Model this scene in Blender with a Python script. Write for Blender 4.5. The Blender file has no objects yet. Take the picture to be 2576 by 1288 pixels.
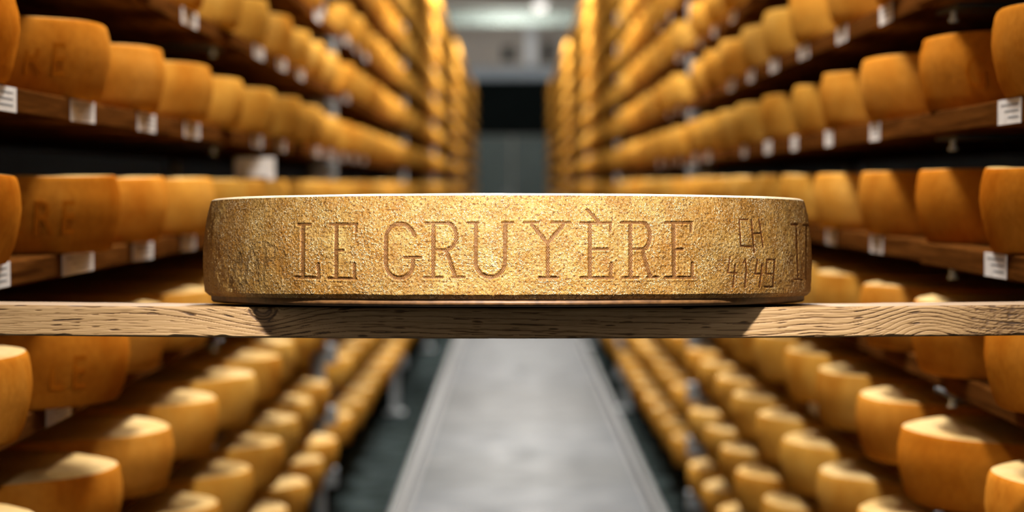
import bpy, bmesh, math, random
import numpy as np
from mathutils import Vector, Matrix

random.seed(7)
rng = np.random.default_rng(11)
S = bpy.context.scene
COL = S.collection
PI = math.pi

# ------------------------------------------------------------------ camera, world, lights, exposure
F = 7200.0                     # focal length in pixels of the 2576 px wide frame
CAMZ = 1.25
PITCH = 179.0 / F              # horizon lies 179 px above the frame centre
cd = bpy.data.cameras.new('camera')
cam = bpy.data.objects.new('camera', cd)
COL.objects.link(cam)
cam.location = (0, 0, CAMZ)
cam.rotation_euler = (PI / 2 - PITCH, 0, 0)
cd.sensor_width = 36.0
cd.lens = 36.0 * F / 2576.0
cd.clip_start = 0.05
cd.clip_end = 200
cd.dof.use_dof = True
cd.dof.focus_distance = 2.58
cd.dof.aperture_fstop = 5.9
cd.dof.aperture_blades = 0
S.camera = cam

w = bpy.data.worlds.new('world')
S.world = w
w.use_nodes = True
w.node_tree.nodes['Background'].inputs[0].default_value = (0.6, 0.7, 0.8, 1)
w.node_tree.nodes['Background'].inputs[1].default_value = 0.003

S.view_settings.view_transform = 'Standard'
S.view_settings.look = 'None'
S.view_settings.gamma = 1.0
S.view_settings.use_curve_mapping = False
S.view_settings.exposure = 0.0

LAMP_COL = (1.0, 0.955, 0.89)
LAMP_Z = CAMZ + 2.05
CEIL_Z = 4.3
# (x, y, z, size_x, size_y, watts)
LAMPS = [
    (0.02, 1.90, CAMZ + 0.60, 0.06, 0.06, 17.5),
    (0.00, 4.40, CAMZ + 1.75, 0.30, 2.4, 95),
    (0.05, 8.6, LAMP_Z, 0.14, 1.5, 460),
    (0.05, 13.0, LAMP_Z, 0.14, 1.5, 500),
    (0.05, 20.8, LAMP_Z, 0.14, 1.5, 620),
    (0.10, 29.0, LAMP_Z, 0.14, 1.5, 560),
    (0.36, 36.5, CAMZ + 2.24, 0.14, 1.2, 8),
    (0.00, 39.4, CAMZ + 2.92, 0.14, 1.2, 560),  # added out of view to brighten the far racks
    (0.00, -0.35, CAMZ + 1.60, 1.6, 0.16, 140),  # added fill lamp, bounced off the wall behind the camera
]


# ------------------------------------------------------------------ helpers
def link(o, parent=None):
    COL.objects.link(o)
    if parent is not None:
        o.parent = parent
    return o


def empty(name, loc=(0, 0, 0)):
    o = bpy.data.objects.new(name, None)
    o.location = loc
    o.empty_display_size = 0.05
    return link(o)


def tag(o, label=None, cat=None, group=None, kind=None):
    if label: o['label'] = label
    if cat: o['category'] = cat
    if group: o['group'] = group
    if kind: o['kind'] = kind
    return o


def mesh_obj(name, me, parent=None, loc=None):
    o = bpy.data.objects.new(name, me)
    if loc is not None:
        o.location = loc
    return link(o, parent)


def add_box(bm, x0, x1, y0, y1, z0, z1, bevel=0.0):
    v = [bm.verts.new(p) for p in ((x0, y0, z0), (x1, y0, z0), (x1, y1, z0), (x0, y1, z0),
                                   (x0, y0, z1), (x1, y0, z1), (x1, y1, z1), (x0, y1, z1))]
    fs = [bm.faces.new([v[i] for i in q]) for q in
          ((3, 2, 1, 0), (4, 5, 6, 7), (0, 1, 5, 4), (1, 2, 6, 5), (2, 3, 7, 6), (3, 0, 4, 7))]
    if bevel > 0:
        es = list({e for f in fs for e in f.edges})
        bmesh.ops.bevel(bm, geom=es, offset=bevel, segments=2, affect='EDGES', profile=0.5)
    return fs


def add_tube(bm, p0, p1, r, n=12):
    p0, p1 = Vector(p0), Vector(p1)
    d = (p1 - p0)
    m = Matrix.Translation((p0 + p1) / 2) @ d.to_track_quat('Z', 'Y').to_matrix().to_4x4()
    bmesh.ops.create_cone(bm, cap_ends=True, segments=n, radius1=r, radius2=r, depth=d.length, matrix=m)


def finish(bm, name, mats, smooth=False):
    me = bpy.data.meshes.new(name)
    bm.normal_update()
    bm.to_mesh(me)
    bm.free()
    for m in (mats if isinstance(mats, (list, tuple)) else [mats]):
        me.materials.append(m)
    if smooth:
        for p in me.polygons: p.use_smooth = True
    return me


def box_mesh(name, mat, x0, x1, y0, y1, z0, z1, bevel=0.0):
    bm = bmesh.new()
    add_box(bm, x0, x1, y0, y1, z0, z1, bevel)
    return finish(bm, name, mat)


def grid_mesh(name, verts, faces, mat, smooth=True):
    """verts (n,3), faces (m,4) quads"""
    me = bpy.data.meshes.new(name)
    me.vertices.add(len(verts))
    me.vertices.foreach_set('co', np.ascontiguousarray(verts, dtype=np.float32).ravel())
    n = len(faces)
    me.loops.add(n * 4)
    me.loops.foreach_set('vertex_index', np.ascontiguousarray(faces, dtype=np.int32).ravel())
    me.polygons.add(n)
    me.polygons.foreach_set('loop_start', np.arange(0, n * 4, 4, dtype=np.int32))
    me.polygons.foreach_set('loop_total', np.full(n, 4, dtype=np.int32))
    me.update(calc_edges=True)
    me.validate()
    if smooth:
        me.polygons.foreach_set('use_smooth', np.ones(n, dtype=bool))
    for m in (mat if isinstance(mat, (list, tuple)) else [mat]):
        me.materials.append(m)
    return me


class N:
    """tiny node-graph helper"""
    def __init__(self, name):
        self.m = bpy.data.materials.new(name)
        self.m.use_nodes = True
        self.t = self.m.node_tree
        self.b = self.t.nodes['Principled BSDF']
        self.out = self.t.nodes['Material Output']

    def n(self, kind, **kw):
        nd = self.t.nodes.new(kind)
        for k, v in kw.items():
            setattr(nd, k, v)
        return nd

    def l(self, a, b):
        self.t.links.new(a, b)

    def val(self, sock, v):
        if hasattr(v, 'is_output') or isinstance(v, bpy.types.NodeSocket):
            self.l(v, sock)
        else:
            sock.default_value = v

    def math(self, op, a, b=None, c=None, clamp=False):
        nd = self.n('ShaderNodeMath', operation=op, use_clamp=clamp)
        self.val(nd.inputs[0], a)
        if b is not None: self.val(nd.inputs[1], b)
        if c is not None: self.val(nd.inputs[2], c)
        return nd.outputs[0]

    def noise(self, vec, scale, detail=3, rough=0.55, dist=0.0):
        nd = self.n('ShaderNodeTexNoise')
        self.l(vec, nd.inputs['Vector'])
        nd.inputs['Scale'].default_value = scale
        nd.inputs['Detail'].default_value = detail
        nd.inputs['Roughness'].default_value = rough
        nd.inputs['Distortion'].default_value = dist
        return nd.outputs['Fac']

    def voronoi(self, vec, scale, feature='F1', rand=1.0):
        nd = self.n('ShaderNodeTexVoronoi', feature=feature)
        self.l(vec, nd.inputs['Vector'])
        nd.inputs['Scale'].default_value = scale
        nd.inputs['Randomness'].default_value = rand
        return nd

    def ramp(self, fac, stops):
        nd = self.n('ShaderNodeValToRGB')
        self.l(fac, nd.inputs[0])
        el = nd.color_ramp.elements
        while len(el) < len(stops): el.new(0.5)
        for e, (p, c) in zip(el, stops):
            e.position = p
            e.color = (c[0], c[1], c[2], 1) if len(c) == 3 else c
        return nd.outputs[0]

    def rng(self, v, a, b, c=0.0, d=1.0):
        nd = self.n('ShaderNodeMapRange')
        self.val(nd.inputs[0], v)
        for i, q in zip((1, 2, 3, 4), (a, b, c, d)):
            self.val(nd.inputs[i], q)
        return nd.outputs[0]

    def mix(self, fac, a, b, mode='MIX'):
        nd = self.n('ShaderNodeMix', data_type='RGBA', blend_type=mode)
        self.val(nd.inputs[0], fac)
        for s, v in ((nd.inputs[6], a), (nd.inputs[7], b)):
            if isinstance(v, bpy.types.NodeSocket): self.l(v, s)
            else: s.default_value = (v[0], v[1], v[2], 1)
        return nd.outputs[2]

    def bump(self, h, strength, dist):
        nd = self.n('ShaderNodeBump')
        self.l(h, nd.inputs['Height'])
        nd.inputs['Strength'].default_value = strength
        nd.inputs['Distance'].default_value = dist
        self.l(nd.outputs[0], self.b.inputs['Normal'])

    def set(self, **kw):
        for k, v in kw.items():
            s = self.b.inputs[k.replace('_', ' ')]
            if isinstance(v, bpy.types.NodeSocket): self.l(v, s)
            elif isinstance(v, tuple): s.default_value = (v[0], v[1], v[2], 1)
            else: s.default_value = v
        return self.m


def geo_vec(g):
    return g.n('ShaderNodeTexCoord').outputs['Object']


# ------------------------------------------------------------------ materials
def mat_rind(name, ca, cb, cc, rough=0.55, near_tint=True):
    """smear-ripened rind: blotches of brown over orange, a little different on each wheel"""
    g = N(name)
    v = geo_vec(g)
    oi = g.n('ShaderNodeObjectInfo')
    add = g.n('ShaderNodeVectorMath', operation='ADD')
    g.l(v, add.inputs[0])
    cx = g.n('ShaderNodeCombineXYZ')
    g.l(g.math('MULTIPLY', oi.outputs['Random'], 37.0), cx.inputs[0])
    g.l(cx.outputs[0], add.inputs[1])
    n1 = g.noise(add.outputs[0], 7, 4)
    n2 = g.noise(add.outputs[0], 90, 3)
    c = g.ramp(n1, [(0.3, ca), (0.52, cb), (0.75, cc)])
    c = g.mix(g.rng(n2, 0.35, 0.75, 0.0, 0.35), c, (ca[0] * 0.6, ca[1] * 0.6, ca[2] * 0.6))
    # near wheels tinted deeper and browner: their dimmer light put into object colour
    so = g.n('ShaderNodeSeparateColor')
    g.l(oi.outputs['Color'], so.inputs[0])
    c = g.mix(so.outputs[0], c, (0.95, 0.60, 0.28), 'MULTIPLY') if near_tint else c
    hsv = g.n('ShaderNodeHueSaturation')
    g.l(c, hsv.inputs['Color'])
    g.l(g.rng(oi.outputs['Random'], 0, 1, 0.8, 1.12), hsv.inputs['Value'])
    g.bump(n2, 0.25, 0.002)
    return g.set(Base_Color=hsv.outputs[0], Roughness=rough, Specular_IOR_Level=0.0)


M = {}
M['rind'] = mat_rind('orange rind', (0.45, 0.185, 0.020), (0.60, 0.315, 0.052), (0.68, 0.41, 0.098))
M['rind_top'] = mat_rind('light-paled upper rind', (0.60, 0.38, 0.13), (0.72, 0.50, 0.22), (0.78, 0.58, 0.30), 0.65, False)  # tops paler than sides: light from above put into their colour
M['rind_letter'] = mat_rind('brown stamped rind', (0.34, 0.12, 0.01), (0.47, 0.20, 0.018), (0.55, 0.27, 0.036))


def hex_dots(g, u, v, pitch):
    yy = g.math('DIVIDE', v, pitch * 0.866)
    row = g.math('FLOOR', yy)
    par = g.math('MULTIPLY', g.math('FLOORED_MODULO', row, 2.0), 0.5)
    xx = g.math('ADD', g.math('DIVIDE', u, pitch), par)
    fx = g.math('SUBTRACT', g.math('FRACT', xx), 0.5)
    fy = g.math('MULTIPLY', g.math('SUBTRACT', g.math('FRACT', yy), 0.5), 0.866)
    d = g.math('SQRT', g.math('ADD', g.math('MULTIPLY', fx, fx), g.math('MULTIPLY', fy, fy)))
    return g.rng(d, 0.16, 0.42, 1.0, 0.0)


def mat_hero(name, letter=False, faint=False, thin=False):
    g = N(name)
    uv = g.n('ShaderNodeTexCoord').outputs['UV']
    sp = g.n('ShaderNodeSeparateXYZ')
    g.l(uv, sp.inputs[0])
    dots = hex_dots(g, sp.outputs[0], sp.outputs[1], 0.00152)
    big = g.noise(uv, 14, 4)
    med = g.noise(uv, 60, 3)
    fleck = g.noise(uv, 420, 2, 0.6)
    vor = g.voronoi(uv, 330)
    lump = g.rng(vor.outputs['Distance'], 0.05, 0.55, 1.0, 0.0)
    patch = g.rng(g.noise(uv, 34, 3), 0.40, 0.62, 0.25, 1.0)
    if letter:
        c = g.ramp(fleck, [(0.3, (0.040, 0.010, 0.001)), (0.55, (0.080, 0.021, 0.002)), (0.8, (0.14, 0.046, 0.006))])
        c = g.mix(g.math('MULTIPLY', dots, 0.12 if thin else 0.44), c, (0.50, 0.29, 0.085))
        g.bump(dots, 0.5, 0.0006)
        return g.set(Base_Color=c, Roughness=0.55, Specular_IOR_Level=0.25)
    base = g.ramp(med, [(0.28, (0.20, 0.088, 0.013)), (0.5, (0.325, 0.183, 0.042)), (0.72, (0.42, 0.270, 0.088))])
    base = g.mix(g.rng(big, 0.36, 0.62, 0.0, 0.6), base, (0.27, 0.105, 0.010))
    # light crumbs of dried smear: small grains, each with its own paleness
    wv = g.n('ShaderNodeVectorMath', operation='ADD')
    nz_ = g.n('ShaderNodeTexNoise'); g.l(uv, nz_.inputs['Vector']); nz_.inputs['Scale'].default_value = 500
    sc_ = g.n('ShaderNodeVectorMath', operation='SCALE'); g.l(nz_.outputs['Color'], sc_.inputs[0]); sc_.inputs['Scale'].default_value = 0.0016
    g.l(uv, wv.inputs[0]); g.l(sc_.outputs[0], wv.inputs[1])
    vg = g.voronoi(wv.outputs[0], 800)
    sepc = g.n('ShaderNodeSeparateColor'); g.l(vg.outputs['Color'], sepc.inputs[0])
    crumb = g.math('MULTIPLY', g.rng(sepc.outputs[0], 0.45, 0.85, 0.0, 1.0), g.rng(vg.outputs['Distance'], 0.25, 0.65, 1.0, 0.0))
    crumb = g.math('MULTIPLY', crumb, g.rng(fleck, 0.36, 0.52, 0.3, 1.0))
    crumb = g.math('MULTIPLY', crumb, patch)
    c = g.mix(crumb, base, (0.80, 0.69, 0.45))
    # darker pits
    pit = g.math('MULTIPLY', g.rng(fleck, 0.50, 0.36, 0.0, 0.95), g.rng(sepc.outputs[1], 0.2, 0.7, 0.25, 1.0))
    c = g.mix(pit, c, (0.060, 0.020, 0.002))
    # mould-cloth weave
    weave = g.math('MULTIPLY', g.math('SUBTRACT', 1.0, dots), g.rng(g.noise(uv, 22, 2), 0.38, 0.62, 0.10, 0.42))
    c = g.mix(weave, c, (0.12, 0.046, 0.005))
    if faint:
        c = g.mix(0.45, c, (0.085, 0.045, 0.016))
    h = g.math('ADD', g.math('MULTIPLY', dots, 0.22),
               g.math('ADD', g.math('MULTIPLY', crumb, 0.8), g.math('MULTIPLY', fleck, 1.3)))
    g.bump(h, 0.8, 0.0012)
    return g.set(Base_Color=c, Roughness=0.5, Specular_IOR_Level=0.3)


M['hero'] = mat_hero('golden stamped rind')
M['hero_letter'] = mat_hero('dark stamped lettering', letter=True)
M['hero_number'] = mat_hero('dark incised lines', letter=True, thin=True)
M['hero_faint'] = mat_hero('faint brown stamp', faint=True)
g = N('light-paled top of big wheel')  # light on the top put into its pale colour
v = geo_vec(g)
M['hero_top'] = g.set(Base_Color=g.ramp(g.noise(v, 60, 4), [(0.3, (0.58, 0.44, 0.26)), (0.7, (0.74, 0.62, 0.44))]),
                      Roughness=0.5, Specular_IOR_Level=0.4)
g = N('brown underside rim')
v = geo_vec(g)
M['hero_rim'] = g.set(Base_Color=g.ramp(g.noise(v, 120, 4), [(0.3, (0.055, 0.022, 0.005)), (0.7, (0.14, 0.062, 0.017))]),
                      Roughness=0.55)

# weathered plank: colour attribute 'grain' computed on the mesh carries ring pattern
g = N('weathered spruce')
at = g.n('ShaderNodeAttribute', attribute_name='grain')
v = geo_vec(g)
mp = g.n('ShaderNodeMapping')
mp.inputs['Scale'].default_value = (4, 60, 160)
g.l(v, mp.inputs[0])
fine = g.noise(mp.outputs[0], 6, 4, 0.6)
c = g.ramp(at.outputs['Fac'], [(0.0, (0.028, 0.012, 0.004)), (0.35, (0.13, 0.065, 0.022)), (0.7, (0.31, 0.185, 0.078)), (1.0, (0.40, 0.255, 0.120))])
c = g.mix(g.rng(fine, 0.35, 0.7, 0.0, 0.5), c, (0.17, 0.090, 0.035))
g.bump(fine, 0.35, 0.0008)
M['plank'] = g.set(Base_Color=c, Roughness=0.6, Specular_IOR_Level=0.3)

g = N('shelf spruce')
v = geo_vec(g)
mp = g.n('ShaderNodeMapping')
mp.inputs['Scale'].default_value = (18, 1.2, 40)
g.l(v, mp.inputs[0])
fine = g.noise(mp.outputs[0], 3, 4, 0.6, 0.6)
M['shelf'] = g.set(Base_Color=g.ramp(fine, [(0.3, (0.045, 0.014, 0.003)), (0.55, (0.105, 0.036, 0.007)), (0.75, (0.17, 0.064, 0.014))]),
                   Roughness=0.85, Specular_IOR_Level=0.0)

g = N('white paper tag')
v = geo_vec(g)
sp = g.n('ShaderNodeSeparateXYZ')
g.l(v, sp.inputs[0])
M['paper'] = g.set(Base_Color=g.ramp(g.noise(v, 40, 3), [(0.3, (0.62, 0.58, 0.54)), (0.7, (0.80, 0.77, 0.74))]), Roughness=0.7)
g = N('grey print')
M['print'] = g.set(Base_Color=(0.16, 0.17, 0.18), Roughness=0.8)

g = N('galvanised steel')
v = geo_vec(g)
M['steel'] = g.set(Base_Color=g.ramp(g.noise(v, 25, 3), [(0.3, (0.22, 0.24, 0.25)), (0.7, (0.42, 0.45, 0.47))]),
                   Metallic=0.6, Roughness=0.45)
g = N('sealed grey concrete floor')
v = geo_vec(g)
n1 = g.noise(v, 0.34, 2)
n2 = g.noise(v, 5, 4)
c = g.ramp(n1, [(0.42, (0.016, 0.0205, 0.023)), (0.52, (0.028, 0.0345, 0.041)), (0.60, (0.042, 0.050, 0.060))])
c = g.mix(g.rng(n2, 0.4, 0.7, 0.0, 0.25), c, (0.034, 0.039, 0.041))
M['floor'] = g.set(Base_Color=c, Roughness=g.rng(n2, 0.3, 0.7, 0.5, 0.62), Specular_IOR_Level=0.05)
g = N('grey plaster')
v = geo_vec(g)
M['wall'] = g.set(Base_Color=g.ramp(g.noise(v, 1.5, 4), [(0.3, (0.33, 0.30, 0.27)), (0.7, (0.45, 0.42, 0.38))]), Roughness=0.9)
g = N('white bounce paint')
v = geo_vec(g)
M['white_wall'] = g.set(Base_Color=g.ramp(g.noise(v, 1.5, 4), [(0.3, (0.76, 0.74, 0.70)), (0.7, (0.84, 0.82, 0.79))]), Roughness=0.9)
g = N('pale ceiling')
v = geo_vec(g)
M['ceiling'] = g.set(Base_Color=g.ramp(g.noise(v, 1.2, 3), [(0.3, (0.70, 0.73, 0.75)), (0.7, (0.80, 0.83, 0.85))]), Roughness=0.9)


def plain(name, col, rough=0.6, metal=0.0, var=0.15):
    g = N(name)
    v = geo_vec(g)
    a = tuple(c * (1 - var) for c in col)
    b = tuple(c * (1 + var) for c in col)
    return g.set(Base_Color=g.ramp(g.noise(v, 6, 3), [(0.3, a), (0.7, b)]), Roughness=rough, Metallic=metal)


M['side_wall'] = plain('shade-dark side wall', (0.018, 0.016, 0.015), 0.95, 0, 0.3)  # near-black tone puts the shade behind the racks into the wall colour
M['door'] = plain('grey green door paint', (0.072, 0.100, 0.094), 0.65)
M['dark'] = plain('black opening', (0.004, 0.006, 0.006), 0.9)
M['dark'].node_tree.nodes['Principled BSDF'].inputs['Specular IOR Level'].default_value = 0.05
M['lintel'] = plain('blue grey steel lintel', (0.20, 0.25, 0.30), 0.5)
M['beam'] = plain('dark green steel beam', (0.05, 0.065, 0.058), 0.6)
M['white'] = plain('white enamel', (0.62, 0.66, 0.70), 0.5)
M['rail'] = plain('dark iron', (0.016, 0.019, 0.018), 0.55, 0.1)
g = N('lit tube')
g.b.inputs['Emission Color'].default_value = (1, 0.97, 0.92, 1)
g.b.inputs['Emission Strength'].default_value = 1.0
M['tube'] = g.m

# ------------------------------------------------------------------ the room
X_WALL = 1.55
Y0R, Y1R = -1.6, 46.0


def struct(name, me):
    return tag(mesh_obj(name, me), kind='structure')


struct('floor', box_mesh('floor', M['floor'], -X_WALL - .2, X_WALL + .2, Y0R - .2, Y1R + .2, -0.12, 0))
struct('ceiling', box_mesh('ceiling', M['ceiling'], -X_WALL - .2, X_WALL + .2, Y0R - .2, Y1R + .2, CEIL_Z, CEIL_Z + .12))
struct('wall_left', box_mesh('wall_left', M['side_wall'], -X_WALL - .2, -X_WALL, Y0R - .2, Y1R + .2, 0, CEIL_Z))
struct('wall_right', box_mesh('wall_right', M['side_wall'], X_WALL, X_WALL + .2, Y0R - .2, Y1R + .2, 0, CEIL_Z))
struct('wall_front', box_mesh('wall_front', M['white_wall'], -X_WALL, X_WALL, Y0R - .2, Y0R, 0, CEIL_Z))  # unseen wall, whitened to bounce the fill lamp
struct('wall_back', box_mesh('wall_back', M['wall'], -X_WALL, X_WALL, Y1R, Y1R + .2, 0, CEIL_Z))

# far end: grey-green door with a black glazed panel above and a steel lintel
YE = Y1R
d1 = empty('door_1', (0, YE, 0))
tag(d1, kind='structure')
bm = bmesh.new()
add_box(bm, -0.62, -0.012, -0.07, 0, 0, CAMZ + 0.78, 0.008)
add_box(bm, 0.012, 0.72, -0.07, 0, 0, CAMZ + 0.78, 0.008)
mesh_obj('door_leaf', finish(bm, 'door_leaf', M['door']), d1)
bm = bmesh.new()
add_box(bm, -0.60, 0.66, -0.05, 0, CAMZ + 0.80, CAMZ + 1.68, 0.004)
mesh_obj('dark_transom', finish(bm, 'dark_transom', M['dark']), d1)
bm = bmesh.new()
add_box(bm, -0.70, -0.62, -0.10, 0, 0, CAMZ + 1.68, 0.005)
add_box(bm, 0.72, 0.80, -0.10, 0, 0, CAMZ + 1.68, 0.005)
mesh_obj('door_frame', finish(bm, 'door_frame', M['lintel']), d1)
mesh_obj('lintel', box_mesh('lintel', M['lintel'], -0.80, 0.86, -0.14, 0, CAMZ + 1.68, CAMZ + 1.88, 0.01), d1)
bm = bmesh.new()
add_box(bm, -0.10, -0.06, -0.12, -0.07, 0.95, 1.15, 0.008)
mesh_obj('door_handle', finish(bm, 'door_handle', M['steel']), d1)
# vertical duct, two dark vents, beams
t = empty('wall_duct', (0.30, YE - 0.16, 0))
tag(t, 'white vertical duct on the end wall above the dark door panel', 'duct')
mesh_obj('duct_body', box_mesh('duct_body', M['white'], -0.10, 0.10, -0.12, 0.16, CAMZ + 1.90, CAMZ + 2.62, 0.02), t)
mesh_obj('duct_flange', box_mesh('duct_flange', M['white'], -0.13, 0.13, -0.14, 0.16, CAMZ + 2.62, CAMZ + 2.66, 0.005), t)
for xx, zz, ww, hh, lab in ((-0.06, 2.10, 0.20, 0.24, 'dark vent grille on the end wall, beside the white duct on its left'),
                            (0.58, 2.12, 0.17, 0.36, 'tall dark vent grille on the end wall, right of the white duct')):
    t = empty('wall_vent', (xx, YE, CAMZ + zz))
    tag(t, lab, 'vent')
    mesh_obj('vent_box', box_mesh('vent_box', M['dark'], -ww / 2, ww / 2, -0.03, 0, -hh / 2, hh / 2, 0.004), t)
    bm = bmesh.new()
    add_box(bm, -ww / 2, ww / 2, -0.05, -0.03, -0.008, 0.008)
    lou = finish(bm, 'louvre', M['rail'])
    for k in range(5):
        mesh_obj('louvre', lou, t, (0, 0, -hh / 2 + hh * (k + 0.5) / 5))
bm = bmesh.new()
add_box(bm, -X_WALL, X_WALL, 39.9, 40.0, CAMZ + 2.22, CAMZ + 2.24)
add_box(bm, -X_WALL, X_WALL, 39.94, 39.96, CAMZ + 2.24, CAMZ + 2.42)
add_box(bm, -X_WALL, X_WALL, 39.9, 40.0, CAMZ + 2.42, CAMZ + 2.44)
struct('beam', finish(bm, 'beam', M['beam']))

# guide rails along the aisle floor, and dark strips painting in the shade under each rack
M['rack_shade'] = plain('under-rack shade strip', (0.024, 0.032, 0.032), 0.95, 0, 0.8)
M['rack_shade'].node_tree.nodes['Principled BSDF'].inputs['Specular IOR Level'].default_value = 0.0
struct('shade_strip_1', box_mesh('shade_strip_1', M['rack_shade'], -X_WALL, -0.46, Y0R, Y1R, 0.0, 0.012))
struct('shade_strip_2', box_mesh('shade_strip_2', M['rack_shade'], 0.55, X_WALL, Y0R, Y1R, 0.0, 0.012))
bm = bmesh.new()
add_box(bm, -0.455, -0.415, 2.0, Y1R - 0.3, 0.0, 0.045, 0.006)
add_box(bm, -0.475, -0.395, 2.0, Y1R - 0.3, 0.0, 0.008)
tag(mesh_obj('floor_rail', finish(bm, 'floor_rail', M['rail'])), 'dark iron guide rail running along the floor beside the left rack', 'rail')
bm = bmesh.new()
add_box(bm, 0.535, 0.565, 2.0, Y1R - 0.3, 0.0, 0.06, 0.006)
add_box(bm, 0.52, 0.60, 2.0, Y1R - 0.3, 0.0, 0.008)
tag(mesh_obj('floor_rail', finish(bm, 'floor_rail', M['rail'])), 'dark iron guide rail running along the floor under the right rack', 'rail')

# ------------------------------------------------------------------ ceiling lamps
def make_lamp(x, y, z, sx, sy, watts, label, small=False):
    t = empty('ceiling_lamp', (x, y, z))
    tag(t, label, 'lamp', 'ceiling lamps above the aisle')
    bm = bmesh.new()
    add_box(bm, -sx / 2 - .02, sx / 2 + .02, -sy / 2 - .02, sy / 2 + .02, 0.03, 0.09, 0.01)
    mesh_obj('housing', finish(bm, 'housing', M['white']), t)
    bm = bmesh.new()
    add_box(bm, -sx / 2, sx / 2, -sy / 2, sy / 2, 0.005, 0.03, 0.008)
    mesh_obj('diffuser', finish(bm, 'diffuser', M['tube']), t)
    for s in (-1, 1):
        bm = bmesh.new()
        add_tube(bm, (0, s * sy * 0.35, 0.09), (0, s * sy * 0.35, CEIL_Z - z), 0.006, 8)
        mesh_obj('hanger', finish(bm, 'hanger', M['steel']), t)
    lo = None
    if small:
        ld = bpy.data.lights.new('lamp_light', 'AREA')
        ld.shape = 'RECTANGLE'
        ld.size, ld.size_y = sx, sy
        ld.energy = watts
        ld.color = LAMP_COL
        lo = link(bpy.data.objects.new('lamp_light', ld), t)
    else:
        # a bare tube throws light sideways as well as down
        ld = bpy.data.lights.new('lamp_light', 'POINT')
        ld.shadow_soft_size = 0.2 if y > 36 else 0.07
        ld.energy = watts / 3
        ld.color = LAMP_COL
        for q in (-0.36, 0.0, 0.36):
            lo = link(bpy.data.objects.new('lamp_light', ld), t)
            lo.location = (0, q * sy, -0.09)
    return t, lo


for i, (x, y, z, sx, sy, wt) in enumerate(LAMPS):
    nm = ('small square lamp hanging over the big stamped cheese wheel' if i == 0 else
          'added unseen fill lamp behind the camera, turned to the white wall' if i == 8 else
          'white lamp glowing at the far end of the aisle ceiling' if i == 6 else
          'added unseen lamp before the end wall, brightening the far racks' if i == 7 else
          '%s long tube lamp hanging above the aisle, out past the plank' % ('', 'first', 'second', 'third', 'fourth', 'fifth')[i])
    t, lo = make_lamp(x, y, z, sx, sy, wt, nm, i in (0, 1, 8))
    if i == 0:      # aimed forward at the plank
        aim = Vector((0, 0.52, -0.86))        # beam narrowed by its spread alone, to keep it off the racks
        lo.data.spread = math.radians(78)
        lo.rotation_euler = aim.to_track_quat('-Z', 'Y').to_euler()

    if i == 8:      # added fill, bounced off the white wall behind
        aim = Vector((0, Y0R, CAMZ - 0.05)) - Vector((x, y, z))
        lo.rotation_euler = aim.to_track_quat('-Z', 'Y').to_euler()
        lo.location = (0, 0, -0.02)

# ------------------------------------------------------------------ projection (used to lay out relief on the big wheel and plank)
cp, spt = math.cos(PITCH), math.sin(PITCH)


def project(X, Y, Z):
    zr = Z - CAMZ
    dep = Y * cp - zr * spt
    up = zr * cp + Y * spt
    return 1288 + F * X / dep, 644 - F * up / dep


def value_noise(x, y, seed=0):
    """smooth 2-D noise on arrays"""
    r = np.random.default_rng(seed).random((256, 256))
    xi, yi = np.floor(x).astype(int), np.floor(y).astype(int)
    fx, fy = x - xi, y - yi
    fx, fy = fx * fx * (3 - 2 * fx), fy * fy * (3 - 2 * fy)
    a = r[yi % 256, xi % 256]; b = r[yi % 256, (xi + 1) % 256]
    c = r[(yi + 1) % 256, xi % 256]; d = r[(yi + 1) % 256, (xi + 1) % 256]
    return (a * (1 - fx) + b * fx) * (1 - fy) + (c * (1 - fx) + d * fx) * fy


# ------------------------------------------------------------------ the big stamped wheel
WX, WY = -0.0043, 2.84
PLANK_TOP = CAMZ - 0.1124
HB = PLANK_TOP                 # underside of the wheel
WH = 0.1019
TILT = math.radians(1.5)      # plank and wheel lean back a little
WR = 0.300


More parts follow.
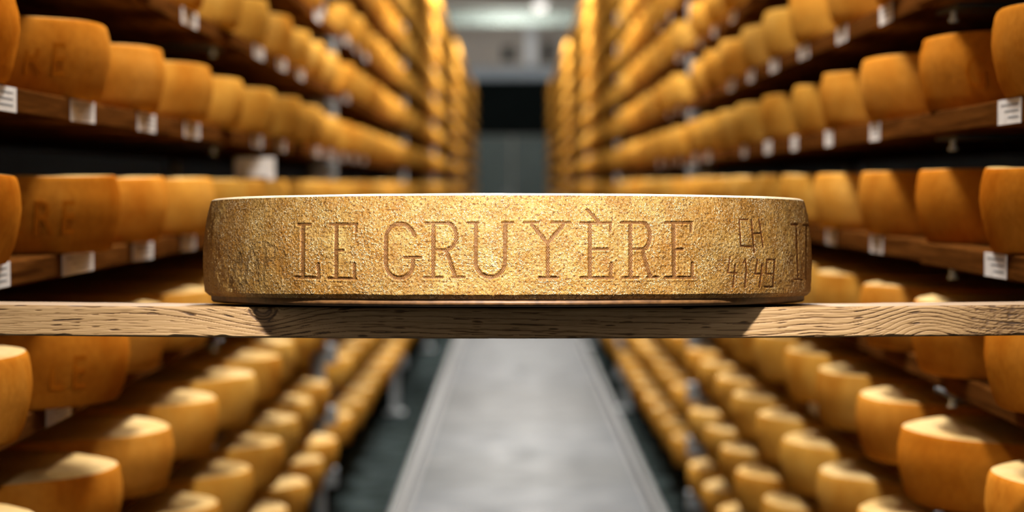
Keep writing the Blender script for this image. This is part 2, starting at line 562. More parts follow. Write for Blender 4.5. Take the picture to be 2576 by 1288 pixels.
def strokes():
    big, num, faint = [], [], []
    def conv(off, pts, hw, out):
        q = [(off[0] + px / 3.302, off[1] + py / 3.302) for px, py in pts]
        for a, b in zip(q[:-1], q[1:]):
            out.append((a[0], a[1], b[0], b[1], hw))
    def arc(cx, cy, rx, ry, a0, a1, n=10):
        return [(cx + rx * math.cos(math.radians(a0 + (a1 - a0) * i / n)),
                 cy - ry * math.sin(math.radians(a0 + (a1 - a0) * i / n))) for i in range(n + 1)]
    A, B, C, D = (480, 470), (900, 470), (1320, 470), (1640, 470)
    ST, SE = 4.9, 3.1
    def L(o, p, w=ST): conv(o, p, w, big)
    def s(o, p): conv(o, p, SE, big)
    # L E
    s(A, [(888, 313), (992, 313)]); L(A, [(930, 318), (928, 750)]); s(A, [(870, 752), (1066, 757)]); L(A, [(1060, 752), (1056, 645)], 4)
    s(A, [(1152, 312), (1378, 312)]); s(A, [(1370, 312), (1368, 372)]); L(A, [(1208, 315), (1204, 755)])
    s(A, [(1208, 530), (1262, 530)]); s(A, [(1142, 760), (1368, 766)]); L(A, [(1356, 760), (1354, 640)], 4)
    # G
    L(B, arc(350, 430, 118, 122, 15, 90, 7) + arc(350, 430, 118, 122, 90, 180, 8) + [(232, 430), (232, 640)]
      + arc(345, 640, 113, 120, 180, 270, 8) + arc(345, 640, 112, 120, 270, 360, 8) + [(457, 600)])
    s(B, [(382, 588), (524, 588)])
    # R
    s(B, [(562, 303), (740, 303)]); L(B, [(627, 308), (625, 750)])
    L(B, arc(735, 412, 82, 110, 80, -75, 14)); s(B, [(760, 526), (630, 526)])
    L(B, [(738, 545), (772, 640), (806, 745)]); s(B, [(552, 755), (702, 755)]); s(B, [(786, 753), (884, 753)])
    # U
    s(B, [(912, 300), (1000, 300)]); L(B, [(982, 305), (978, 620)] + arc(1101, 620, 123, 132, 180, 360, 18) + [(1226, 305)])
    s(B, [(1205, 300), (1290, 300)])
    # Y
    s(B, [(1385, 298), (1500, 298)]); L(B, [(1448, 318), (1578, 470)]); L(B, [(1578, 470), (1708, 318)]); L(B, [(1580, 465), (1580, 748)])
    s(B, [(1505, 757), (1662, 757)]); s(C, [(225, 298), (376, 298)])
    # E grave
    conv(C, [(522, 190), (612, 288)], 4.0, big)
    s(C, [(465, 301), (722, 301)]); s(C, [(716, 301), (712, 372)]); L(C, [(543, 305), (543, 750)])
    s(C, [(543, 519), (692, 519)]); s(C, [(470, 757), (736, 757)]); L(C, [(716, 752), (720, 638)], 4)
    # R
    s(C, [(803, 299), (990, 299)]); L(C, [(878, 303), (882, 750)])
    L(C, arc(985, 408, 58, 106, 80, -70, 12)); s(C, [(1015, 519), (880, 519)])
    L(C, [(985, 540), (1010, 640), (1046, 745)]); s(C, [(815, 757), (947, 757)]); s(C, [(1022, 754), (1108, 754)])
    # E
    s(C, [(1168, 299), (1388, 299)]); s(C, [(1386, 299), (1383, 372)]); L(C, [(1238, 303), (1243, 750)])
    s(C, [(1240, 521), (1312, 521)]); s(C, [(1166, 755), (1410, 755)]); L(C, [(1392, 752), (1396, 636)], 4)
    # country and dairy number, thin incised lines
    T = 2.0
    def n(p): conv(D, p, T, num)
    n([(795, 272), (727, 270), (740, 492), (832, 500)])
    n([(828, 280), (852, 545)]); n([(850, 388), (908, 388)]); n([(893, 275), (925, 500)])
    n([(652, 580), (632, 712), (708, 718)]); n([(692, 655), (675, 832)])
    n([(762, 632), (780, 603), (786, 690), (774, 835)])
    n([(880, 602), (860, 724), (918, 724)]); n([(918, 640), (896, 835)])
    n([(1022, 606), (958, 606), (950, 724), (1014, 724)]); n([(1022, 606), (1006, 832), (940, 832)])
    # next repeat of the name, round at the right
    def r(p, hw=2.3): conv(D, p, hw, num)
    r([(1163, 313), (1207, 313)], 2.8); r([(1200, 318), (1216, 765)], 1.7); r([(1188, 768), (1250, 770)], 2.0)
    r([(1262, 318), (1306, 318)], 2.8); r([(1284, 322), (1280, 770)], 1.3)
    # worn dark stamp round at the left
    def f(p, hw=2.6): conv(A, p, hw + 1.6, faint)
    f([(402, 560), (372, 650), (318, 842)], 3.0); f([(402, 560), (412, 840)], 2.2); f([(338, 690), (406, 690)], 1.8)
    f([(500, 505), (448, 700), (440, 800)], 2.8); f([(500, 505), (540, 600), (560, 780)], 2.4)
    f([(612, 462), (606, 690), (596, 800)], 3.4); f([(612, 462), (700, 520), (690, 590), (612, 640)], 2.8)
    return big, num, faint


def stroke_sdf(px, py, segs):
    """signed distance (px, negative inside) to a set of capsules"""
    d = np.full(px.shape, 1e3, dtype=np.float32)
    for ax, ay, bx, by, hw in segs:
        m = ((px > min(ax, bx) - 20) & (px < max(ax, bx) + 20) & (py > min(ay, by) - 20) & (py < max(ay, by) + 20))
        if not m.any(): continue
        x, y = px[m], py[m]
        dx, dy = bx - ax, by - ay
        tt = np.clip(((x - ax) * dx + (y - ay) * dy) / (dx * dx + dy * dy + 1e-9), 0, 1)
        dd = np.hypot(x - ax - tt * dx, y - ay - tt * dy) - hw
        d[m] = np.minimum(d[m], dd)
    return d


def side_radius(z):
    """profile of the side, z from 0 (bottom) to WH; widest a little below the middle"""
    u = z / WH
    r = WR - 0.0078 * np.clip((u - 0.45) / 0.55, 0, 1) ** 2 - 0.0022 * np.clip((0.3 - u) / 0.3, 0, 1) ** 2
    return r


def build_hero():
    root = empty('cheese_wheel', (WX, WY, HB - (WY - 2.67) * math.tan(TILT)))
    root.rotation_euler = (-TILT, 0, 0)
    tag(root, 'big golden cheese wheel with stamped lettering, resting alone on the plank across the aisle', 'cheese')
    nth_f, nth_b, nz = 1900, 60, 190
    th_f = np.linspace(-1.75, 1.75, nth_f)
    th_b = np.linspace(1.75, 2 * PI - 1.75, nth_b + 1)[1:-1]
    th = np.concatenate([th_f, th_b])
    nth = len(th)
    zz = np.linspace(0.0075, WH - 0.0021, nz)
    TH, ZZ = np.meshgrid(th, zz)
    R = side_radius(ZZ)
    # hand-made unevenness
    R = R + 0.0016 * (value_noise(TH * 3 + 40, ZZ * 30 + 9, 3) - 0.5) + 0.0010 * (value_noise(TH * 22 + 90, ZZ * 75 + 3, 4) - 0.5)
    lump = value_noise(TH * 120 + 400, ZZ * 420 + 5, 5)
    R = R + 0.0009 * np.clip(lump - 0.45, 0, 1)
    # worn lower edge
    edge = 0.004 * np.clip((0.0105 + 0.0018 * value_noise(TH * 12 + 60, TH * 0 + 2.5, 8) - ZZ) / 0.004, 0, 1)
    R = R - edge
    X = WX + R * np.sin(TH)
    Yl, Zl = -R * np.cos(TH), ZZ
    Y = WY + Yl * math.cos(TILT) + Zl * math.sin(TILT)
    Z = HB - (WY - 2.67) * math.tan(TILT) - Yl * math.sin(TILT) + Zl * math.cos(TILT)
    px, py = project(X, Y, Z)
    front = np.cos(TH) > -0.02
    px = np.where(front, px, -9999.0)
    big, num, faint = strokes()
    sb = stroke_sdf(px, py, big); sn = stroke_sdf(px, py, num); sf = stroke_sdf(px, py, faint) + 9.0 * (value_noise(px / 9 + 2000, py / 9 + 2000, 6) - 0.42)
    def groove(sd, depth, soft): return depth * np.clip((soft - sd) / (2 * soft), 0, 1)
    def ridge(sd, h, wdt): return h * np.exp(-((sd - 3.0) / wdt) ** 2)
    R = R - groove(sb, 0.0008, 1.8) + ridge(sb, 0.0004, 2.2)
    R = R - groove(sn, 0.0005, 1.2) + ridge(sn, 0.00015, 1.8)
    R = R - groove(sf, 0.0005, 2.5)
    X = R * np.sin(TH); Y = -R * np.cos(TH); Z = ZZ
    co = np.stack([X, Y, Z], -1).reshape(-1, 3)
    ii, jj = np.meshgrid(np.arange(nz - 1), np.arange(nth), indexing='ij')
    j2 = (jj + 1) % nth
    fc = np.stack([ii * nth + jj, ii * nth + j2, (ii + 1) * nth + j2, (ii + 1) * nth + jj], -1).reshape(-1, 4)
    def cellmean(a): return (a[:-1, :] + a[1:, :] + np.roll(a, -1, 1)[:-1, :] + np.roll(a, -1, 1)[1:, :]) / 4
    lab = np.zeros((nz - 1, nth), dtype=int)
    lab[cellmean(sf) < 0] = 3
    num_in = cellmean(sn) < 0
    cx_, cy_ = cellmean(px), cellmean(py)
    lab[num_in] = 2
    lab[num_in & (cy_ < 641)] = 4
    lab[num_in & (cx_ > 1985)] = 5
    lab[cellmean(sb) < 0] = 1
    lab = lab.reshape(-1)
    UV = np.stack([TH * WR + 2.0, ZZ + 1.0], -1).reshape(-1, 2)
    # seam in the back gets a stretched cell; harmless

    def piece(name, sel, mat):
        f = fc[sel]
        used, inv = np.unique(f, return_inverse=True)
        f2 = inv.reshape(f.shape)
        me = grid_mesh(name, co[used], f2, mat)
        uvl = me.uv_layers.new(name='uv')
        uvl.data.foreach_set('uv', UV[used][f2.ravel()].astype(np.float32).ravel())
        # normals of the whole relief, so pieces meet without a seam
        return mesh_obj(name, me, root)
    piece('rind', lab == 0, M['hero'])
    piece('lettering', lab == 1, M['hero_letter'])['label'] = 'dark stamped name in tall serif capitals'
    piece('dairy_number', lab == 2, M['hero_number'])['label'] = 'thin incised four-digit number'
    piece('country_code', lab == 4, M['hero_number'])['label'] = 'thin incised two-letter country code'
    piece('lettering', lab == 5, M['hero_number'])['label'] = 'narrow start of the name again at the right edge'
    piece('worn_stamp', lab == 3, M['hero_faint'])['label'] = 'faint worn dark stamp'

    # top: rounded shoulder into a slightly uneven flat face; bottom: rim and underside
    n = 360
    a = np.linspace(0, 2 * PI, n, endpoint=False)
    def rings(prof, name, mat, jit):
        rows = []
        for k, (r, z) in enumerate(prof):
            rr = r + jit * (value_noise(a * 6 + 30, a * 0 + k * 0.3 + 1.5, 21) - 0.5) * (r > 0.05)
            if name == 'underside' and 0.001 < z < 0.0060:
                rr = rr - 0.0035 * np.clip((0.88 - np.cos(a)) / 0.25, 0, 1)
            zz_ = z + (jit * 0.6 * (value_noise(a * 5 + 10, a * 0 + 4.5 + r * 9, 22) - 0.5) if 0 < k else 0)
            rows.append(np.stack([rr * np.sin(a), -rr * np.cos(a), np.broadcast_to(zz_, a.shape)], -1))
        c2 = np.concatenate(rows)
        i2, j_ = np.meshgrid(np.arange(len(prof) - 1), np.arange(n), indexing='ij')
        jn = (j_ + 1) % n
        f2 = np.stack([i2 * n + j_, i2 * n + jn, (i2 + 1) * n + jn, (i2 + 1) * n + j_], -1).reshape(-1, 4)
        mesh_obj(name, grid_mesh(name, c2, f2, mat), root)
    rt = float(side_radius(np.array(WH - 0.0021)))
    rings([(rt - 0.0003, WH - 0.0023), (rt - 0.0010, WH - 0.0011), (rt - 0.0030, WH - 0.0003), (rt - 0.007, WH), (0.25, WH + 0.0003),
           (0.15, WH), (0.06, WH), (0.002, WH)], 'top_face', M['hero_top'], 0.0006)
    rb = WR - 0.0022
    rings([(rb - 0.0042, 0.0092), (rb - 0.0050, 0.0072), (rb - 0.0048, 0.0062), (rb - 0.0018, 0.0056), (rb - 0.0014, 0.0034), (rb - 0.0030, 0.0016),
           (rb - 0.012, 0.0008), (rb - 0.040, 0.0), (0.15, 0.0), (0.002, 0.0)][::1], 'underside', M['hero_rim'], 0.0006)


build_hero()

# ------------------------------------------------------------------ the plank across the aisle
PY0, PY1, PT = 2.67, 2.87, 0.0285


def build_plank():
    root = empty('plank', (0, PY0, PLANK_TOP - PT))
    root.rotation_euler = (-TILT, 0, 0)
    tag(root, 'weathered pale spruce plank lying across the aisle under the big stamped wheel', 'plank')
    nx, nz = 2300, 60
    xs = np.linspace(-0.80, 0.80, nx)
    zs = np.linspace(0, PT, nz)
    XX, ZZ = np.meshgrid(xs, zs)
    px, py = project(XX, PY0, ZZ + PLANK_TOP - PT)
    y = py - 768.0                                   # 0 top .. 77 bottom
    wob = 4.5 * (value_noise(px / 110 + 50, y / 50 + 3, 31) - 0.5) + 2.2 * (value_noise(px / 26 + 50, y / 14 + 3, 32) - 0.5)
    kx, ky = 661, 3
    # growth rings: a fan at left, sweeping down round the knot; an arch (cathedral) at right
    A = 34 * np.exp(-((px - 2330) / 150.0) ** 2) + 12 * np.sin(px / 400.0) + 8 * np.exp(-((px - 2040) / 60.0) ** 2)
    A = A - 0.030 * np.clip(600 - px, 0, 900) * ((y - 30) / 50.0)
    wl = np.where(px < kx, 150.0, 120.0)
    A = A - (62 - 0.35 * y) * np.exp(-np.abs((px - kx) / wl) ** 1.6)
    arch = np.exp(-((px - 2330) / 130.0) ** 2)
    rough_end = 1 / (1 + np.exp(-(px - 2440) / 25.0))
    lam = 12.5 - 4.0 * arch + 5 * (value_noise(px / 700 + 7, y / 40 + 1.5, 33) - 0.5)
    ph = (y + A + wob) / lam
    dk = np.hypot((px - kx) / 1.28, y - ky)
    kn = np.exp(-(dk / 27.0) ** 4)
    ph = ph * (1 - kn) + kn * (dk / 11.0)
    fr = ph - np.floor(ph)
    ring = np.floor(ph)
    rs = np.clip(value_noise(ring * 1.7 + 31, px / 420 + 4, 39) + 0.35 * arch, 0, 1)          # every ring has its own darkness
    lines = np.clip(1 - fr / 0.16, 0, 1) + np.clip((fr - 0.80) / 0.20, 0, 1)
    strength = (0.10 + 1.25 * rs * rs) * (0.6 + 0.6 * value_noise(px / 120 + 3, y / 22 + 8, 34))
    g_ = 0.90 - 0.80 * np.clip(lines, 0, 1) * strength - 0.16 * fr
    g_ -= rough_end * (0.14 + 1.1 * np.clip(value_noise(px / 9 + 5, (y + 0.30 * px) / 3.2 + 9, 46) - 0.5, 0, 1))
    # fine fibres and cracks
    g_ -= 0.34 * np.clip(value_noise(px / 40 + 11, y / 1.5 + 5, 36) - 0.55, 0, 1) * 2
    g_ -= np.clip(value_noise(px / 48 + 77, (y + A) / 3.0 + 15, 37) - 0.80, 0, 1) * 6
    knot = 1 / (1 + np.exp((dk - 26) / 1.2))
    rimk = np.exp(-((dk - 27.5) / 2.2) ** 2) * np.clip((y - 2) / 5, 0, 1)
    g_ = g_ * (1 - 0.30 * knot) - 0.85 * rimk
    dark = np.exp(-((px - 672) / 26.0) ** 2 - ((y - 52) / 16.0) ** 2)
    g_ -= 0.45 * dark
    g_ = np.clip(g_ + 0.12 * (value_noise(px / 260, y / 60, 38) - 0.5), 0, 1)
    sag = -0.0030 * np.cos(np.clip(XX / 0.48, -1.5, 1.5) * PI / 2) + 0.0002
    depth = 0.0011 * (g_ - 0.75) * 1.2
    # chipped lower arris and softened edges
    chip = np.clip(0.0012 + 0.0040 * np.clip(value_noise(px / 40 + 23, y * 0 + 2.5, 40) - 0.62, 0, 1) * 2.0 - ZZ, 0, 1)
    arr = 0.0016 * np.exp(-(ZZ / 0.0011) ** 2) + 0.0022 * np.exp(-((PT - ZZ) / 0.0012) ** 2)
    Yv = -depth + arr + chip * 2.0
    co = np.stack([XX, Yv, ZZ + sag], -1).reshape(-1, 3)
    ii, jj = np.meshgrid(np.arange(nz - 1), np.arange(nx - 1), indexing='ij')
    fc = np.stack([ii * nx + jj, ii * nx + jj + 1, (ii + 1) * nx + jj + 1, (ii + 1) * nx + jj], -1).reshape(-1, 4)
    # top, bottom, back and ends share the outline
    base = len(co)
    W = PY1 - PY0
    ky_ = np.linspace(0, 1, 9)[1:]
    extra, ef = [], []
    top0 = (nz - 1) * nx + np.arange(nx)
    bot0 = np.arange(nx)
    sagx = sag[0]
    prev = top0
    cur = base
    for t_ in ky_:
        p = np.stack([xs, np.full(nx, W * t_) + (0), PT + sagx + 0.0004 * (value_noise(xs * 40 + 9, xs * 0 + t_ * 8, 44) - 0.5)], -1)
        extra.append(p); idx = cur + np.arange(nx); cur += nx
        ef.append(np.stack([prev[:-1], prev[1:], idx[1:], idx[:-1]], -1)); prev = idx
    p = np.stack([xs, np.full(nx, W), sagx], -1)
    extra.append(p); idx = cur + np.arange(nx); cur += nx
    ef.append(np.stack([prev[:-1], prev[1:], idx[1:], idx[:-1]], -1))
    ef.append(np.stack([idx[:-1], idx[1:], bot0[1:], bot0[:-1]], -1))
    co_all = np.concatenate([co] + extra)
    fc_all = np.concatenate([fc] + ef)
    me = grid_mesh('plank_board', co_all, fc_all, M['plank'])
    gtop = 0.72 - 0.3 * np.clip(value_noise(np.tile(xs, len(extra)) * 12, np.repeat(np.arange(len(extra)), nx) * 1.7, 45) - 0.5, 0, 1)
    gr = np.concatenate([g_.ravel(), gtop]).astype(np.float32)
    at = me.attributes.new('grain', 'FLOAT', 'POINT')
    at.data.foreach_set('value', gr)
    mesh_obj('board', me, root)


build_plank()

# ------------------------------------------------------------------ racks: shelves, posts, wheels
R_ = 0.300
H_ = 0.100
LEV = {'left': [CAMZ + 0.112 + 0.2005 * k for k in range(-5, 7)],
       'right': [CAMZ + 0.098 + 0.1775 * k for k in range(-6, 8)]}
K0 = {'left': 5, 'right': 6}           # index of the shelf one above the plank's own level
SHELF_X = 0.566
THICK = {'left': 0.030, 'right': 0.030}
POSTS = {'left': [2.56, 9.36, 15.5, 21.5, 27.8, 34.1, 40.4, 45.4],
         'right': [2.50, 9.36, 15.8, 22.1, 28.4, 34.7, 41.0, 45.4]}
SGN = {'left': -1.0, 'right': 1.0}
PITCHW = {'left': 0.645, 'right': 0.628}
# pixel offset (from the aisle's vanishing point) of the aisle-side edge of the nearest wheels, and where their centres lie
EDGES = {
    ('left', 1): (3.15, [1235, 1010, 875, 755, 675, 595, 528, 480]),
    ('left', 0): (3.15, [1235, 988, 865, 752]),
    ('left', -1): (3.20, [1213, 965, 873, 758]),
    ('left', -2): (3.30, [1178, 985, 857, 740, 645, 580]),
    ('left', -3): (3.355, [1158, 972, 838, 735, 655, 577]),
    ('right', 1): (3.22, [1200, 1020, 870, 770, 700, 620]),
    ('right', 0): (3.30, [1172, 1008, 865, 755]),
    ('right', -1): (3.28, [1185, 1000, 870]),
    ('right', -2): (3.30, [1185, 965, 863, 760, 680]),
    ('right', -3): (3.24, [1190, 1020, 860, 765, 670]),
}


def wheel_profile(kind):
    b = (0.0, 0.0035, -0.002)[kind]
    return [(0.262, 0.0), (R_ - 0.0175, 0.001), (R_ - 0.0135 + b * .4, 0.005), (R_ - 0.0080, 0.020), (R_ - 0.0020, 0.045), (R_, 0.062),
            (R_ - 0.0012, 0.079), (R_ - 0.0042 - b * .3, 0.0925), (R_ - 0.0058, 0.0975), (R_ - 0.0078, 0.0994), (R_ - 0.0108, H_), (0.20, H_ + 0.0004 - b * .2), (0.10, H_)]


def wheel_mesh(name, kind, n=96, rough=True):
    prof = wheel_profile(kind)
    bm = bmesh.new()
    rings = []
    ph = random.random() * 10
    for r, z in prof:
        ring = []
        for i in range(n):
            a = 2 * PI * i / n
            rr = r * (1 + (0.004 * math.sin(2 * a + ph) + 0.002 * math.sin(5 * a + 2 * ph) if rough else 0))
            dz = (0.0010 * math.sin(3 * a + ph) + 0.0006 * math.sin(7 * a + ph)) if (rough and z > 0.09) else 0
            ring.append(bm.verts.new((rr * math.cos(a), rr * math.sin(a), z + dz)))
        rings.append(ring)
    for k in range(len(rings) - 1):
        for i in range(n):
            f = bm.faces.new((rings[k][i], rings[k][(i + 1) % n], rings[k + 1][(i + 1) % n], rings[k + 1][i]))
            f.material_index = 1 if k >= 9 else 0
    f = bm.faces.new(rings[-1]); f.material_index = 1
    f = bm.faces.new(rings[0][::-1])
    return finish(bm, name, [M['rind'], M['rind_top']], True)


WM = [wheel_mesh('shelf_wheel', k % 3) for k in range(6)]


def stamp_mesh(text, size, a0):
    """raised letters of the mould bent round the wheel side, centred at angle a0 from the -Y direction"""
    cu = bpy.data.curves.new('stamp', 'FONT')
    cu.body = text
    cu.size = size
    cu.extrude = 0.0007
    cu.space_character = 1.35
    cu.align_x = 'CENTER'
    cu.resolution_u = 2
    ob = bpy.data.objects.new('stamp', cu)
    COL.objects.link(ob)
    dg = bpy.context.evaluated_depsgraph_get()
    me = bpy.data.meshes.new_from_object(ob.evaluated_get(dg))
    bpy.data.objects.remove(ob)
    me.materials.clear()
    bm = bmesh.new(); bm.from_mesh(me)
    bmesh.ops.subdivide_edges(bm, edges=[e for e in bm.edges if e.calc_length() > 0.02], cuts=2)
    for v_ in bm.verts:
        a = a0 + v_.co.x / R_
        z = 0.026 + v_.co.y
        u = (z - 0.062) / 0.062
        r = R_ - 0.0062 * u * u + v_.co.z * 0.9 + 0.0002
        v_.co = Vector((r * math.sin(a), -r * math.cos(a), z))
    return finish(bm, 'lettering', M['rind_letter'])


ORD = ['', 'first', 'second', 'third', 'fourth', 'fifth', 'sixth', 'seventh', 'eighth', 'ninth', 'tenth', 'eleventh', 'twelfth',
       'thirteenth', 'fourteenth', 'fifteenth', 'sixteenth', 'seventeenth', 'eighteenth', 'nineteenth', 'twentieth'] + \
      ['%dth' % k for k in range(21, 80)]


def shelf_words(k):
    """k = 0 is the shelf level with the big wheel"""
    if k == 0: return 'shelf level with the big wheel'
    if k > 0: return '%s shelf above the big wheel' % ORD[k]
    return '%s shelf below the plank' % ORD[-k]


cands = []
for side in ('left', 'right'):
    sg = SGN[side]
    for li, zb in enumerate(LEV[side]):
        k = li - K0[side] + 1                    # 1 = the shelf above the plank's level
        y0, ed = EDGES.get((side, k), (None, []))
        p = PITCHW[side]
        if y0 is None:
            y0 = 3.05 + 0.35 * rng.random()
        ys = []
        for b in range(len(POSTS[side]) - 1):
            ya, yb = POSTS[side][b] + 0.46, POSTS[side][b + 1] - 0.34
            y = y0 if b == 0 else ya + 0.05 * rng.random()
            i = 0
            while y + i * p <= yb + 0.02:
                ys.append(y + i * p); i += 1
        row = []
        for i, y in enumerate(ys):
            if i < len(ed):
                e = ed[i] + 3 * sg * (1)      # vanishing point sits 3 px left of the frame centre
                ta = e / F
                xf = y * ta
                xc = y * ta + R_ * math.sqrt(1 + ta * ta)
                xc = min(max(xc, 0.80), 0.885)
                y = y
            else:
                xc = 0.842 + 0.012 * (rng.random() - 0.5) * (1 if y < 14 else 0.6)
                y = y + 0.012 * (rng.random() - 0.5)
            xe = xc - R_
            off = F * xe / y
            ytop = 465 - F * (zb + H_ - CAMZ) / y
            ybot = 465 - F * (zb - CAMZ) / y
            seen = off < 1300 and ytop < 1280 and ybot > 6
            row.append(dict(side=side, k=k, x=sg * xc, y=y, z=zb, seen=seen, px=F * H_ / y))
        j = 0
        for r in row:
            if r['seen']:
                j += 1; r['ord'] = j
        cands += row

vis = sorted([c for c in cands if c['seen']], key=lambda c: -c['px'])
single = vis[:300]
rest = vis[300:] + [c for c in cands if not c['seen'] and c['y'] < 14]
STAMPED = {('left', 1, 1): 'RE', ('left', 1, 2): 'LE GRUYÈRE', ('left', 0, 1): 'GRUYÈRE', ('left', 0, 2): 'LE GRUYÈRE', ('left', -1, 1): 'LE',
           ('left', -1, 2): 'GRUYÈRE LE', ('right', 1, 1): 'RE', ('right', 1, 2): 'GRUYÈRE LE', ('right', 0, 1): 'YÈRE LE', ('right', -1, 1): 'LE GRUYÈRE'}
for c in single:
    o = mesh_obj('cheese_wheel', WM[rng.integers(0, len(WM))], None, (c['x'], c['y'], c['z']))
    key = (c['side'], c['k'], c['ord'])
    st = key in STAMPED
    near_tint = min(1.0, max(0.0, (5.6 - c['y']) / 1.6)) * 0.85 + 0.15 * rng.random()  # stronger dim-light tint on nearer wheels, plus some random
    o.color = (near_tint, near_tint, near_tint, 1)
    a = rng.random() * 2 * PI
    o.rotation_euler = (0, 0, 0 if st else a)
    lab = '%s cheese wheel, %s along, %s rack, %s' % ('stamped orange' if st else 'orange', ORD[c['ord']], c['side'], shelf_words(c['k']))
    tag(o, lab, 'cheese', 'cheese wheels on the %s rack, %s' % (c['side'], shelf_words(c['k'])))
    if st:
        lt = mesh_obj('lettering', stamp_mesh(STAMPED[key], 0.062, -SGN[c['side']] * 0.35), o)
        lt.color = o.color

# the many small far wheels, one body
tm = wheel_mesh('far', 0, 28, False)
tv = np.array([v_.co[:] for v_ in tm.vertices])
nv = len(tv)
quads = [p_ for p_ in tm.polygons if len(p_.vertices) == 4]
tf = np.array([list(p_.vertices) for p_ in quads])
tmi = np.array([p_.material_index for p_ in quads])
# close the hub of the template with a fan of quads
allv, allf, allm = [], [], []
for i, c in enumerate(rest):
    allv.append(tv + np.array([c['x'], c['y'], c['z']]))
    allf.append(tf + i * nv)
    allm.append(tmi)
me = grid_mesh('blurred_cheese_wheels', np.concatenate(allv), np.concatenate(allf), [M['rind'], M['rind_top']])
me.polygons.foreach_set('material_index', np.concatenate(allm).astype(np.int32))
o = mesh_obj('blurred_cheese_wheels', me)
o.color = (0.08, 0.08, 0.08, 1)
tag(o, 'hundreds of blurred yellow cheese wheels on both racks towards the far end', 'cheese', kind='stuff')
bpy.data.meshes.remove(tm)

# shelf boards
DEPTH = 0.56


def board_mesh(ya, yb, thick):
    bm = bmesh.new()
    add_box(bm, 0, DEPTH, 0, yb - ya, -thick, 0, 0.0025)
    return finish(bm, 'shelf_board', M['shelf'])


tagm = {}


def tag_mesh(ln, ht):
    key = (round(ln, 3), round(ht, 4))
    if key not in tagm:
        bm = bmesh.new()
        add_box(bm, -0.0010, 0.0, -ln / 2, ln / 2, -ht / 2, ht / 2)
        n0 = len(bm.faces)
        for q in range(3):                       # lines of faded writing
            z = ht * (0.26 - 0.25 * q)
            add_box(bm, -0.00125, -0.001, -ln * 0.40, ln * (0.36 - 0.16 * q), z - ht * 0.035, z + ht * 0.035)
        bm.faces.ensure_lookup_table()
        for f in bm.faces[n0:]: f.material_index = 1
        tagm[key] = finish(bm, 'paper_tag', [M['paper'], M['print']])
    return tagm[key]


for side in ('left', 'right'):
    sg = SGN[side]
    P = POSTS[side]
    for li, zb in enumerate(LEV[side]):
        k = li - K0[side] + 1
        cuts = []
        for b in range(len(P) - 1):
            if b == 0:
                mid = 3.96 if side == 'right' else 5.85
                cuts += [(P[0] + 0.045, mid - 0.002), (mid + 0.002, P[1] - 0.045)]
            else:
                cuts.append((P[b] + 0.045, P[b + 1] - 0.045))
        j = 0
        for bi, (ya, yb) in enumerate(cuts):
            jx = (rng.random() - 0.5) * 0.012 + (0.006 if k > 0 else 0.016 if k == 0 else 0.044)
            if side == 'right' and bi == 0: jx -= 0.012
            # seen at all?
            yv = 465 - F * (zb - CAMZ) / yb
            if not (-40 < yv < 1330): 
                if yb > 9.5: continue
            th = THICK[side]
            if bi == 0 and k == 0: ya = 2.93        # shortened here: the plank passes in front of it
            root = mesh_obj('shelf_board', board_mesh(ya, yb, th))
            if sg < 0:
                root.scale = (1, 1, 1)
            root.location = (sg * (SHELF_X + jx) if sg > 0 else -(SHELF_X + jx) - DEPTH, ya, zb)
            j += 1
            tag(root, 'brown wooden shelf board, %s along, %s rack, %s' % (ORD[j], side, shelf_words(k)), 'shelf board',
                'shelf boards of the %s rack' % side)
            # paper tags stapled to the aisle edge, about one to a wheel
            for c in cands:
                if c['side'] == side and c['k'] == k and c['seen'] and ya + 0.2 < c['y'] + 0.02 < yb - 0.16 and c['y'] < 11.5:
                    if rng.random() < ((0.0 if c['y'] < 7.2 else 0.3) if k >= 0 else 0.82): continue
                    big = side == 'left'
                    ln = (0.23 if big else 0.15) * (0.85 + 0.3 * rng.random())
                    ht = 0.0285
                    yy = c['y'] + 0.02 + 0.06 * (rng.random() - 0.5)
                    lx = -0.0002 if sg > 0 else DEPTH + 0.0002
                    q = mesh_obj('paper_tag', tag_mesh(round(ln / 0.03) * 0.03, ht), root, (lx, yy - ya, -th / 2 + 0.0006 * rng.random()))
                    if sg < 0: q.rotation_euler = (0, 0, PI)
                    q.rotation_euler.x = (rng.random() - 0.5) * 0.012

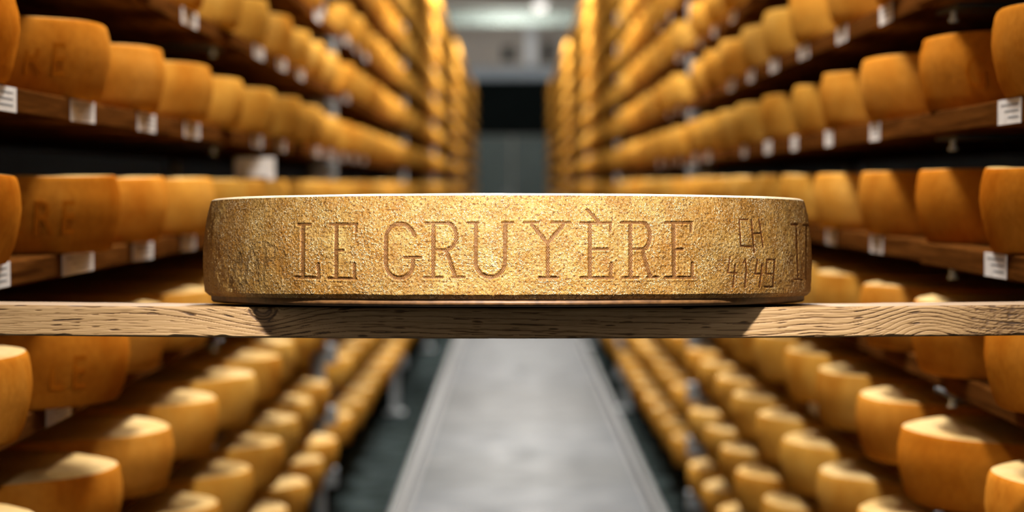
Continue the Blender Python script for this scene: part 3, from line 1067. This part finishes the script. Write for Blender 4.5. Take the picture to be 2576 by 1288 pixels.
# rack uprights: each welded frame (two posts, a bracket per shelf) is a thing
bm = bmesh.new()
add_tube(bm, (0, 0, -0.012), (0, 0, -0.0005), 0.004, 12)
add_tube(bm, (0, 0, -0.015), (0, 0, -0.010), 0.007, 6)
bolt = finish(bm, 'bolt', M['white'])
bm = bmesh.new()
add_box(bm, -0.26, 0.26, -0.10, 0.10, -0.006, 0.0, 0.001)
brm = finish(bm, 'bracket', M['rail'])
bm = bmesh.new()
add_box(bm, -0.024, 0.024, -0.030, 0.030, -0.066, -0.006, 0.004)
gus = finish(bm, 'bracket_shoe', M['steel'])
bm = bmesh.new()
add_box(bm, -0.05, 0.05, -0.06, 0.06, 0, 0.012, 0.002)
ft = finish(bm, 'foot', M['steel'])
for side in ('left', 'right'):
    sg = SGN[side]
    zt = LEV[side][-1] + 0.06
    bm = bmesh.new()
    add_box(bm, -0.022, 0.022, -0.035, 0.035, 0, zt, 0.004)
    pm = finish(bm, 'post', M['steel'])
    for n, y in enumerate(POSTS[side]):
        root = empty('rack_frame', (sg * 0.86, y, 0.012))
        tag(root, 'steel upright frame with shelf brackets, %s along the %s rack' % (ORD[n + 1], side), 'rack frame', 'upright frames of the racks')
        for xx in (-0.225, 0.255):
            pp = mesh_obj('post', pm, root, (sg * xx, 0, 0))
            mesh_obj('foot', ft, pp)
        for zb in LEV[side]:
            br = mesh_obj('bracket', brm, root, (0, 0, zb - THICK[side] - 0.012))
            mesh_obj('bracket_shoe', gus, br, (-sg * 0.262, 0, 0))
        if n == 0:
            # ledge that carries the end of the plank
            zl = PLANK_TOP - PT - 0.0012 - 0.012
            bm = bmesh.new()
            add_box(bm, -0.02, 0.02, 0.0, 0.36, -0.009, 0.0, 0.001)
            led = mesh_obj('ledge', finish(bm, 'ledge', M['rail']), root, (-sg * 0.13, 0, zl))
            led.rotation_euler = (-TILT, 0, 0)
    # mid-bay brackets where boards butt, with a bright bolt head at the aisle side
    mid = 3.96 if side == 'right' else 5.85
    root = empty('rack_frame', (sg * 1.12, mid, 0.012))
    tag(root, 'slim steel frame behind the board joints inside the first bay, %s rack' % side, 'rack frame', 'upright frames of the racks')
    mesh_obj('post', pm, root, (sg * 0.045, 0, 0))
    for zb in LEV[side]:
        br = mesh_obj('bracket', brm, root, (-sg * 0.26, 0, zb - THICK[side] - 0.012))
        mesh_obj('bolt', bolt, br, (-sg * 0.25, 0, -0.006))

# small white card standing on a wheel in the gap above the left row
t = empty('paper_card', (-0.575, 6.40, LEV['left'][K0['left'] - 1] + H_))
tag(t, 'blurred pale card standing on a wheel under the left shelf', 'card')
bm = bmesh.new()
add_box(bm, -0.045, 0.045, -0.001, 0.001, 0.0, 0.050)
mesh_obj('card_sheet', finish(bm, 'card_sheet', M['paper']), t)
bm = bmesh.new()
add_box(bm, -0.028, 0.028, -0.012, 0.012, 0.0, 0.006, 0.001)
mesh_obj('card_foot', finish(bm, 'card_foot', M['shelf']), t)
